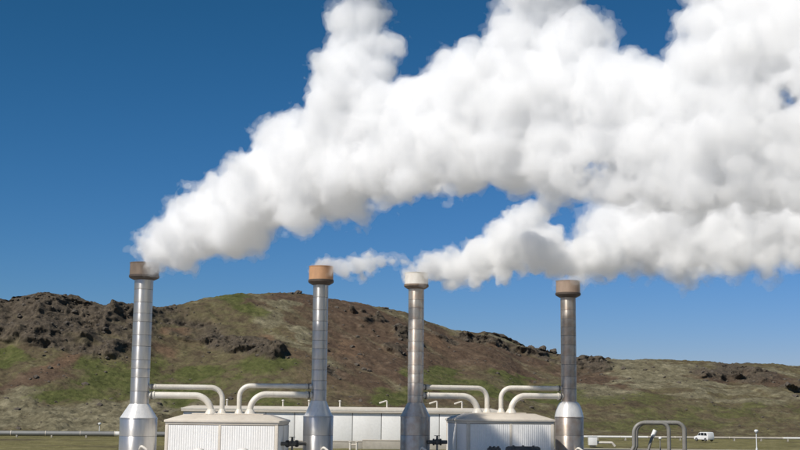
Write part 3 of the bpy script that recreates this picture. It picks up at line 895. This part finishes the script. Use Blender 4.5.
# ------------------------------------------------------------------ exhaust stacks
def stack(label, px, Y, py_top, py_cap, py_c1, py_c0, dbase, dshaft, dcap, mats, shape, seed):
    """py_top cap top, py_cap cap bottom, py_c1 / py_c0 top and bottom of the cone"""
    rg = random.Random(seed)
    steel, cone_m, cap_m, lip_m = mats
    X = P(px, 410, Y).x
    # the picture row of a height above the stack's own foot
    def zz(py):
        lo_, hi_ = -5.0, 60.0
        for _ in range(40):
            mid = (lo_ + hi_) / 2
            if project(X, Y, mid)[1] > py: lo_ = mid
            else: hi_ = mid
        return lo_
    zt, zc, z1, z0 = zz(py_top), zz(py_cap), zz(py_c1), zz(py_c0)
    rb, rs, rc = dbase / 2, dshaft / 2, dcap / 2
    t = thing('exhaust_stack', label, 'stack', (X, Y, 0), 0, 'steam exhaust stacks')
    # base drum, clad in rings
    base = MB().lathe([(rb - 0.02, 0.0), (rb - 0.02, z0 - 0.02)], 56).build('base_drum', M['joint'], t)
    nb = 3
    for k in range(nb):
        a, b_ = z0 * k / nb, z0 * (k + 1) / nb
        MB().lathe([(rb - 0.005, a + 0.012), (rb + rg.uniform(0, 0.006), a + 0.03), (rb + rg.uniform(0, 0.006), b_ - 0.03), (rb - 0.005, b_ - 0.012)], 64, cap0=False, cap1=False).build('cladding_band', steel, base)
    MB().lathe([(rb + 0.02, 0), (rb + 0.34, 0), (rb + 0.34, 0.12), (rb + 0.02, 0.16)], 56, cap0=False, cap1=False).build('foot_flange', M['pipe_dark'], t)
    MB().lathe([(rb + 0.012, z0 - 0.06), (rb + 0.045, z0 - 0.05), (rb + 0.045, z0 + 0.0), (rb + 0.0, z0 + 0.03)], 64, cap0=False, cap1=False).build('seam_ring', steel, t)
    # cone
    prof = []
    for k in range(13):
        s = k / 12
        if shape == 'straight': f = s
        elif shape == 'flare': f = s ** 0.62 * 0.55 + 0.45 * s
        else: f = 0.6 * (1 - math.sqrt(max(0, 1 - s * s))) + 0.4 * s if s < 1 else 1
        prof.append((rb + 0.004 + (rs + 0.01 - rb) * f, z0 + 0.02 + (z1 - z0) * s))
    MB().lathe(prof, 64, cap0=False, cap1=False).build('cone', cone_m, t)
    # shaft with its cladding bands
    shaft = MB().lathe([(rs - 0.025, z1 - 0.1), (rs - 0.025, zc + 0.1)], 48).build('shaft', M['joint'], t)
    pitch = 1.07
    n = int(round((zc - z1) / pitch)); pitch = (zc - z1) / n
    me = MB().lathe([(rs - 0.008, 0.012), (rs, 0.03), (rs, pitch - 0.075), (rs + 0.014, pitch - 0.065), (rs + 0.014, pitch - 0.03), (rs - 0.008, pitch - 0.018)], 56, cap0=False, cap1=False).mesh('cladding_band', steel)
    hs = [rg.uniform(0.72, 1.28) for _ in range(n)]
    tot = sum(hs); zb = z1
    for k in range(n):
        f = hs[k] * n / tot
        o = put('cladding_band', me, shaft, (0, 0, zb), (rg.uniform(-.003, .003), rg.uniform(-.003, .003), rg.uniform(0, 6.28)))
        o.scale = (1, 1, f)
        zb += f * pitch
    # cap: wide drum, open at the top, on a dark rolled lip
    hcap = zt - zc
    zl = zc + hcap * 0.26
    lipo = MB().lathe([(rs - 0.01, zc - 0.02), (rs + 0.12, zc), (rc - 0.03, zc + hcap * 0.10), (rc + 0.06, zc + hcap * 0.16), (rc + 0.06, zl), (rc, zl + 0.04), (rc - 0.1, zl + 0.04)], 56, cap0=False, cap1=False)
    cap = MB().lathe([(rc - 0.03, zl), (rc, zl + 0.03), (rc - 0.015, zt - 0.07), (rc + 0.02, zt - 0.05), (rc + 0.02, zt), (rc - 0.07, zt), (rc - 0.09, zl + 0.1)], 56, cap0=False, cap1=False).build('cap', cap_m, t)
    lipo.build('lip', lip_m, cap)
    MB().lathe([(0.02, zl + 0.12), (rc - 0.095, zl + 0.12)], 40, cap0=False, cap1=False).build('inner_floor', M['dark_hole'], cap)
    # drain pipe at the foot
    MB().tube(bend_path([(rb * 0.3, -rb * 0.9, 2.2), (rb * 0.45, -rb - 0.35, 2.55), (rb * 0.75, -rb - 0.45, 2.2), (rb * 0.8, -rb - 0.45, 0.0)], [0, 0.2, 0.2, 0], 5), 0.13, 12).build('drain_pipe', M['pipe'], t)
    return t, zz, X


Y1, Y2, Y3, Y4 = 125.5, 127.5, 129.5, 134.0
def m_(px, Y): return px * Y / F
st1, zz1, X1 = stack('widest silver stack at far left with dark brown cap, brightly sunlit', 139, Y1, 263, 280, 404, 418, m_(36.5, Y1), m_(18.6, Y1), m_(29, Y1), (M['steel'], M['steel_cone'], M['cap_brown'], M['lip']), 'straight', 1)
st2, zz2, X2 = stack('silver stack with orange tan cap giving off a thin wisp of steam', 318.5, Y2, 266.5, 285, 401, 416.5, m_(29.6, Y2), m_(15.2, Y2), m_(24.5, Y2), (M['steel_dull'], M['steel_cone'], M['cap_tan'], M['lip']), 'flare', 2)
st3, zz3, X3 = stack('stack with cream white cap, third from the left, faint rust rings on its shaft', 415.3, Y3, 273, 289, 403, 416.5, m_(29.2, Y3), m_(15.6, Y3), m_(23.6, Y3), (M['steel_warm'], M['steel_warm'], M['cap_cream'], M['cap_brown']), 'straight', 3)
st4, zz4, X4 = stack('brownish stack at far right with dull brown cap under the steam', 569, Y4, 281, 297.5, 402, 417, m_(28.4, Y4), m_(15.2, Y4), m_(24.2, Y4), (M['steel_brown'], M['steel_cone'], M['cap_pink'], M['lip']), 'dome', 4)


# ------------------------------------------------------------------ cream pipes from the shed roofs to the stacks
def pipe(label, foot, stack_xy, zpipe, zroof, r, rad, rs, group):
    fx, fy = foot
    a = Vector((fx, fy, 0)); b_ = Vector((stack_xy[0], stack_xy[1], 0))
    d = (b_ - a).normalized()
    e_ = b_ - d * (rs - 0.05)
    t = thing('steam_pipe', label, 'pipe', (fx, fy, 0), 0, group)
    pts = [Vector((0, 0, zroof)), Vector((0, 0, zpipe)), e_ - a + Vector((0, 0, zpipe))]
    MB().tube(bend_path(pts, [0, rad, 0], 12), r, 22).build('tube', M['pipe'], t)
    MB().lathe([(r * 1.9, zroof - 0.04), (r * 1.75, zroof + 0.1), (r * 1.1, zroof + 0.42), (r * 1.02, zroof + 0.45)], 22).build('foot_collar', M['pipe'], t)
    ang = math.atan2(d.y, d.x)
    L = (e_ - a).length
    for q, rr, mm in ((0.30, 1.28, M['pipe_dark']), (0.55, 1.22, M['pipe'])):
        MB().lathe([(r * 0.9, -0.05), (r * rr, -0.05), (r * rr, 0.05), (r * 0.9, 0.05)], 22, (0, 0, 0), 'x').build('flange', mm, t, d * (L - q) + Vector((0, 0, zpipe)), (0, 0, ang))
    nb = int((L - rad - 1.2) / 2.4)
    for k in range(nb):
        MB().lathe([(r * 0.9, -0.03), (r * 1.035, -0.03), (r * 1.035, 0.03), (r * 0.9, 0.03)], 22, (0, 0, 0), 'x').build('seam_band', M['pipe'], t, d * (rad + 0.6 + k * 2.4) + Vector((0, 0, zpipe)), (0, 0, ang))
    return t


def roofz(sh): return max(v.co.z for v in [c for c in sh.children if c.name.startswith('roof')][0].data.vertices)
zr1, zr2 = roofz(sh1) + 0.06, roofz(sh2) + 0.06
def on(px, py, Y): p = P(px, py, Y); return (p.x, p.y)
G1 = 'cream pipes on the shed roofs'
for lab, foot, sp, z, zr, r, rad, rs in (
        ('upper thin cream pipe from the sunlit shed roof to the far left stack', on(222, 410, YS1 + 1.2), (X1, Y1), zz1(386.5), zr1, 0.25, 1.15, 0.92),
        ('lower thick cream pipe from the sunlit shed roof to the far left stack', on(211, 410, YS1 - 0.4), (X1, Y1), zz1(395), zr1, 0.32, 1.6, 0.92),
        ('upper thin cream pipe from the sunlit shed roof to the tan capped stack', on(239, 410, YS1 + 1.2), (X2, Y2), zz2(386.5), zr1, 0.24, 1.1, 0.76),
        ('lower thick cream pipe from the sunlit shed roof to the tan capped stack', on(250, 410, YS1 - 0.4), (X2, Y2), zz2(395), zr1, 0.30, 1.6, 0.76),
        ('upper thin cream pipe from the angled shed roof to the cream capped stack', on(487, 410, YS2 + 0.6), (X3, Y3), zz3(387), zr2, 0.24, 1.1, 0.78),
        ('lower thick cream pipe from the angled shed roof to the cream capped stack', on(477.5, 410, YS2 - 0.9), (X3, Y3), zz3(395.5), zr2, 0.31, 1.6, 0.78),
        ('upper thin cream pipe from the angled shed roof to the far right stack', on(501, 410, YS2 + 1.2), (X4, Y4), zz4(388.5), zr2, 0.24, 1.1, 0.76),
        ('lower thick cream pipe from the angled shed roof to the far right stack', on(511, 410, YS2 - 0.2), (X4, Y4), zz4(396.5), zr2, 0.30, 1.6, 0.76)):
    pipe(lab, foot, sp, z, zr, r, rad, rs, G1)


# dark feed pipes low between shed and stack
def feed(label, xa, ya, xb, yb, z):
    t = thing('feed_pipe', label, 'pipe', ((xa + xb) / 2, (ya + yb) / 2, 0), math.atan2(yb - ya, xb - xa), 'dark feed pipes')
    L = math.hypot(xb - xa, yb - ya) / 2
    MB().tube([(-L, 0, z), (L, 0, z)], 0.19, 16).build('tube', M['pipe_dark'], t)
    for q in (-0.35, 0.35):
        MB().lathe([(0.1, -0.06), (0.34, -0.06), (0.34, 0.06), (0.1, 0.06)], 18, (q * L, 0, z), 'x').build('flange', M['pipe_dark'], t)
    v = MB().lathe([(0.22, -0.3), (0.36, -0.1), (0.36, 0.12), (0.12, 0.25), (0.1, 0.55)], 16, (0, 0, z + 0.05)).build('valve', M['pipe_dark'], t)
    MB().lathe([(0.3, 0), (0.3, 0.05)], 16, (0, 0, z + 0.6)).build('hand_wheel', M['pipe_dark'], v)
    MB().lathe([(0.12, 0), (0.1, z - 0.15)], 12, (0, 0, 0)).build('support', M['joint'], t)


feed('dark valved pipe from the sunlit shed to the tan capped stack', P(279, 443, 124).x, 124.0, X2 - 1.2, Y2 - 0.9, P(290, 444, 124).z)
feed('dark valved pipe from the cream capped stack to the angled shed', X3 + 1.2, Y3 - 0.9, P(447, 442, 129).x, 129.0, P(440, 442, 129).z)

# gear in front of the sheds, only its tops in view
def vessel(label, px, wpx, ztop, Y, mat, group):
    x = P(px, 447, Y).x; L = wpx * Y / F / 2
    t = thing('pipe_manifold', label, 'pipe', (x, Y, 0), R(6), group)
    r = 0.34
    z = ztop - r
    MB().lathe([(0.02, -L), (r * 0.7, -L + 0.05), (r, -L + 0.25), (r, L - 0.25), (r * 0.7, L - 0.05), (0.02, L)], 24, (0, 0, z), 'x').build('vessel', mat, t)
    for q in (-0.55, 0.0, 0.6):
        MB().lathe([(r + 0.0, -0.08), (r + 0.09, -0.08), (r + 0.09, 0.08), (r + 0.0, 0.08)], 24, (q * L, 0, z), 'x', False, False).build('flange', mat, t)
    for s in (-0.6, 0.6):
        MB().box(s * L - 0.1, s * L + 0.1, -0.12, 0.12, 0, z - r + 0.03).build('leg', M['joint'], t)
    return t


vessel('dark horizontal pipe vessel before the angled shed, the longer one', 523, 35, P(523, 446.3, 124).z, 124, M['pipe_dark'], 'dark vessels before the angled shed')
vessel('dark horizontal pipe vessel before the angled shed, the shorter left one', 494, 14, P(494, 447, 124).z, 124, M['pipe_dark'], 'dark vessels before the angled shed')
for px, lab in ((199, 'tan domed vent top at the foot of the sunlit shed, left one'), (243, 'tan domed vent top at the foot of the sunlit shed, right one')):
    Y = 119
    z = P(px, 448, Y).z
    t = thing('domed_vent', lab, 'vent', (P(px, 448, Y).x, Y, 0), 0, 'domed vents before the sunlit shed')
    MB().lathe([(0.3, 0), (0.3, z - 0.3)], 18).build('stem', M['beige'], t)
    MB().lathe([(0.5, z - 0.34), (0.52, z - 0.25), (0.42, z - 0.1), (0.2, z - 0.01), (0.01, z)], 24).build('dome', M['cap_cream'], t)


# ------------------------------------------------------------------ pipelines over the plain
def pipeline(label, x0, x1, Y0, Y1_, z, r, mats, seglen):
    t = thing('pipeline', label, 'pipeline', (x0, Y0, 0), math.atan2(Y1_ - Y0, x1 - x0))
    L = math.hypot(x1 - x0, Y1_ - Y0)
    n = int(L / seglen)
    for k in range(n):
        a, b_ = k * L / n, (k + 1) * L / n
        MB().lathe([(r, a + 0.03), (r, b_ - 0.03)], 20, (0, 0, z), 'x').build('pipe_section', mats(k / n), t)
        MB().lathe([(r * 0.9, -0.06), (r * 1.1, -0.06), (r * 1.1, 0.06), (r * 0.9, 0.06)], 20, (a, 0, z), 'x').build('joint_band', M['beige'], t)
        sup = MB().box(a + 1.0, a + 1.3, -r * 0.9, r * 0.9, -0.15, z - r * 0.6)
        sup.build('support', M['concrete'], t)
    return t


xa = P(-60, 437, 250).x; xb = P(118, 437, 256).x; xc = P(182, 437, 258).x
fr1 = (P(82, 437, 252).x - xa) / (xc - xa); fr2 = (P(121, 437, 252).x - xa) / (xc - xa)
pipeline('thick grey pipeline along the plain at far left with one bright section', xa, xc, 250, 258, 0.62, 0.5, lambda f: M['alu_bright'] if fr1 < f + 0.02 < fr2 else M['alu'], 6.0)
xa = P(560, 437, 286).x; xb = P(900, 437, 296).x
gr1 = (P(760, 437, 292).x - xa) / (xb - xa); gr2 = (P(784, 437, 292).x - xa) / (xb - xa)
pipeline('thin pale pipeline along the plain at right', xa, xb, 278, 288, 0.55, 0.26, lambda f: M['alu_bright'] if (gr1 < f < gr2 or f < 0.22) else M['concrete'], 6.0)

# white valve box
t = thing('valve_box', 'white valve box beside the far right stack', 'box', (P(592.5, 440, 225).x, 225, 0))
MB().box(-0.72, 0.72, -0.6, 0.6, 0.25, 1.75).build('body', M['white_paint'], t, bevel=0.05)
MB().box(-0.8, 0.8, -0.68, 0.68, 1.753, 1.84).build('lid', M['white_paint'], t, bevel=0.02)
MB().box(-0.5, 0.5, -0.4, 0.4, 0, 0.247).build('plinth', M['concrete'], t)
MB().tube(bend_path([(0.7, 0, 0.7), (3.4, 0, 0.7), (3.9, 0, 0.1)], [0, 0.3, 0], 5), 0.22, 14).build('outlet_pipe', M['pipe'], t)

# expansion loops
def loop(label, pxl, pxr, Y, pytop, r, rad, slant=0.0):
    xl, xr = P(pxl, 440, Y).x, P(pxr, 440, Y).x
    z = P((pxl + pxr) / 2, pytop, Y).z - r
    t = thing('pipe_loop', label, 'pipe', ((xl + xr) / 2, Y, 0), 0, 'expansion loops by the road')
    h_ = (xr - xl) / 2
    MB().tube(bend_path([(-h_ - slant, 0, 0.0), (-h_, 0, 1.2), (-h_, 0, z), (h_, 0, z), (h_, 0, 0.0)], [0, 0.8, rad, rad * 0.75, 0], 10), r, 20).build('tube', M['pipe_grey'], t)
    for s in (-1, 1):
        MB().lathe([(r * 1.6, 0.0), (r * 1.6, 0.12), (r * 1.05, 0.16)], 18, (s * h_ - (slant if s < 0 else 0), 0, 0)).build('foot_flange', M['pipe_grey'], t)
    for x in (-h_ * 0.3, h_ * 0.4):
        MB().lathe([(r * 0.9, -0.05), (r * 1.1, -0.05), (r * 1.1, 0.05), (r * 0.9, 0.05)], 20, (x, 0, z), 'x').build('seam_band', M['pipe_grey'], t)


YL = 188.0
loop('grey pipe loop by the road, the narrower one in front', 634, 669, YL, 421, 0.28, 1.5, 0.6)
loop('grey pipe loop by the road, the wider one reaching further right', 636, 684.5, YL + 3, 420.5, 0.33, 1.6, 0.5)
t = thing('slanted_valve', 'white headed valve on a dark slanted pipe under the grey loops', 'valve', (P(649, 447, 190).x, 189.8, 0))
MB().tube(bend_path([(-0.3, 0, 0), (0.05, 0, 1.3), (0.35, 0, 2.2), (0.55, 0, 2.7)], [0, .3, .3, 0], 4), 0.22, 16).build('tube', M['pipe_grey'], t)
MB().tube([(0.5, 0, 2.6), (0.95, 0, 3.5)], [0.3, 0.34], 18).build('head', M['white_paint'], t)
t = thing('valve_post', 'thin post with small round head under the grey loops', 'post', (P(662.5, 447, 190).x, 191.6, 0))
MB().lathe([(0.09, 0), (0.07, 2.15)], 10).build('post', M['pipe_grey'], t)
MB().lathe([(0.02, 2.1), (0.22, 2.2), (0.25, 2.35), (0.15, 2.5), (0.02, 2.52)], 14).build('head', M['white_paint'], t)


# ------------------------------------------------------------------ lamp posts
def lamp(label, px, Y, pytop, group):
    x = P(px, 440, Y).x
    gz = 0.0 if Y < 262 else hill_z(px, Y)
    z = P(px, pytop, Y).z - gz
    t = thing('lamp_post', label, 'lamp post', (x, Y, gz), 0, group)
    MB().lathe([(0.16, 0), (0.16, 0.5), (0.08, 0.55), (0.065, z - 0.5)], 12).build('post', M['white_paint'], t)
    MB().lathe([(0.05, z - 0.52), (0.2, z - 0.48), (0.32, z - 0.3), (0.33, z - 0.18), (0.22, z - 0.04), (0.02, z)], 16).build('globe', M['globe'], t)
    MB().lathe([(0.18, z - 0.56), (0.22, z - 0.5)], 12).build('collar', M['pipe_grey'], t)


lamp('slim white lamp post beside the road at far right', 756.5, 208, 429.5, 'lamp posts')
lamp('tiny distant lamp post in the heath left of the widest stack', 99, 262, 422.5, 'lamp posts')


# ------------------------------------------------------------------ white car by the right pipeline
def car(label, px, Y, rz):
    t = thing('parked_car', label, 'car', (P(px, 434, Y).x, Y, 0.12), rz)
    side = [(-2.15, 0.35), (2.1, 0.35), (2.15, 0.8), (2.1, 1.15), (1.95, 1.82), (1.6, 1.9), (-0.2, 1.88), (-0.55, 1.75), (-1.15, 1.12), (-2.0, 0.98), (-2.18, 0.75)]
    body = MB().prism(side, -0.88, 0.88).build('body', M['white_paint'], t, bevel=0.08)
    for s in (-1, 1):
        for poly in ([(-0.95, 1.18), (-0.1, 1.18), (-0.1, 1.72), (-0.45, 1.7)], [(0.0, 1.18), (0.9, 1.18), (0.9, 1.74), (0.0, 1.74)], [(1.0, 1.18), (1.85, 1.18), (1.75, 1.72), (1.0, 1.74)]):
            MB().prism(poly, s * 0.885 - 0.006, s * 0.885 + 0.006).build('side_window', M['glass'], body)
        for x in (-1.35, 1.35):
            wh = MB().lathe([(0.34, -0.11), (0.36, -0.06), (0.36, 0.06), (0.34, 0.11)], 22, (x, s * 0.82, 0.36), 'y').build('wheel', M['rubber'], t)
            MB().lathe([(0.2, -0.125), (0.22, 0.125)], 16, (x, s * 0.82, 0.36), 'y').build('rim', M['alu'], wh)
        MB().box(-2.2, -2.12, s * 0.62 - 0.18, s * 0.62 + 0.18, 0.72, 0.88).build('headlight', M['globe'], t)
    MB().add([(-1.1, -0.78, 1.2), (-1.1, 0.78, 1.2), (-0.62, 0.72, 1.72), (-0.62, -0.72, 1.72)], [(0, 1, 2, 3)]).build('windshield', M['glass'], body, (-0.015, 0, 0.02))
    return t


car('white car parked by the thin pipeline in the distance', 704, 268, R(-62))
_p1 = [(149, 267, 7), (156, 262, 11), (151, 252, 12.5), (167, 244, 24), (191, 233, 31), (218, 219, 37), (246, 204, 41),
       (225, 190, 18), (275, 185, 44), (308, 174, 49), (288, 138, 28), (270, 150, 18), (345, 170, 42), (348, 115, 44), (354, 70, 36), (354, 92, 40), (356, 46, 31), (385, 50, 16), (330, 80, 20), (360, 22, 29), (362, -25, 30), (358, -75, 32),
       (385, 165, 40), (380, 115, 34), (425, 150, 45), (424, 108, 36), (455, 72, 26), (465, 150, 44), (470, 95, 42), (512, 155, 40), (515, 100, 48), (522, 48, 38), (540, -8, 40),
       (560, 150, 42), (562, 92, 48), (575, 45, 36), (605, 155, 40), (612, 98, 46), (650, 150, 42), (652, 100, 42),
       (695, 150, 46), (700, 92, 48), (716, 40, 36), (722, -12, 36), (750, 130, 54), (752, 70, 54), (765, 5, 54), (660, 178, 30), (700, 182, 34), (760, 180, 36), (810, 175, 42), (815, 110, 60), (818, 30, 64),
       (870, 60, 72), (870, 130, 60), (735, -65, 50), (820, -60, 64), (555, -60, 46), (915, -20, 70), (950, 110, 66), (985, 40, 76), (585, 180, 22), (622, 184, 28), (655, 190, 28)]
# ------------------------------------------------------------------ the four plumes
def plume(label, balls, h, seed, layers, kids, wob, holes=()):
    """nested layers of the same steam: a thin torn outer veil, thicker steam inside it"""
    S, H, lo_ = plume_field(balls, h, seed, kids, wob, holes)
    root = None
    for i, (off, dens, tear, step) in enumerate(layers):
        A = np.maximum(S + off, H + 3.0 * max(off, 0))
        if tear:
            I = np.nonzero(np.abs(A) < 1.2)
            x, y, z = (lo_[k] + I[k] * h for k in range(3))
            A[I] += (tear * fbm(x / 0.9, y / 0.9, z / 0.9, seed + 90, 3, 0.65)).astype(np.float32)
            A[0] = A[-1] = 3; A[:, 0] = A[:, -1] = 3; A[:, :, 0] = A[:, :, -1] = 3
        A = A[::step, ::step, ::step]
        A[0] = A[-1] = 3; A[:, 0] = A[:, -1] = 3; A[:, :, 0] = A[:, :, -1] = 3
        V, Q = surface_nets(A, lo_, h * step)
        nm = 'steam_plume' if i == 0 else 'dense_core'
        me = np_mesh(nm, V, Q, steam_mat('steam_%d_%d' % (seed, i), dens))
        o = put(nm, me, root)
        if i == 0:
            root = o
            tag(o, label, 'steam', 'steam plumes')
    return root


W1 = 1.0
plume('largest white steam plume, climbing from the far left stack across the top of the sky', px_balls(_p1, (X1, Y1), W1), 0.18, 3, ((-0.14, 0.25, 0.48, 1), (0.12, 0.65, 0.20, 1), (0.6, 0.55, 0, 2)), (12, 5), 0.55,
      [gap(590, 165, 6.5, (X1, Y1), W1), gap(786, 96, 6, (X1, Y1), W1)])
plume2 = [(315, 269, 6), (321, 268, 7), (327, 267, 7), (334, 268, 8), (344, 269, 9), (357, 266, 10.5), (369, 264, 11), (381, 263, 10), (393, 262, 9), (403, 262, 7), (411, 264, 5)]
plume('small thin wisp of steam drifting right from the tan capped stack', px_balls(plume2, (X2, Y2), 0.3), 0.12, 5, ((-0.1, 0.3, 0.26, 1), (0.1, 0.9, 0.12, 1)), (10, 5), 0.45)
plume3 = [(412, 276, 7), (418, 275, 9), (425, 271, 12), (438, 268, 16), (456, 268, 19), (478, 263, 22), (502, 256, 24), (513, 238, 21), (520, 220, 14), (534, 217, 11), (537, 248, 22), (558, 259, 18), (580, 258, 18), (605, 255, 20)]
plume('white steam plume puffing right from the cream capped stack', px_balls(plume3, (X3, Y3), 0.4), 0.16, 7, ((-0.10, 0.3, 0.36, 1), (0.10, 0.85, 0.14, 1), (0.5, 0.6, 0, 2)), (12, 5), 0.5)
plume4 = [(565, 284, 6), (572, 283, 7), (578, 274, 11), (592, 262, 17), (600, 243, 27), (606, 220, 24), (598, 228, 22), (622, 206, 22), (625, 240, 32), (640, 208, 24), (655, 232, 38), (690, 220, 38), (690, 250, 31), (725, 238, 34), (730, 205, 30), (765, 225, 34), (765, 248, 24), (800, 205, 32), (810, 222, 38), (860, 215, 46), (905, 205, 50), (960, 200, 54)]
plume('broad white steam bank rolling right from the far right stack under the largest plume', px_balls(plume4, (X4, Y4), 0.7), 0.2, 9, ((-0.25, 0.2, 0.6, 1), (0.25, 0.45, 0.3, 1), (0.8, 0.8, 0, 2)), (12, 5), 0.6)
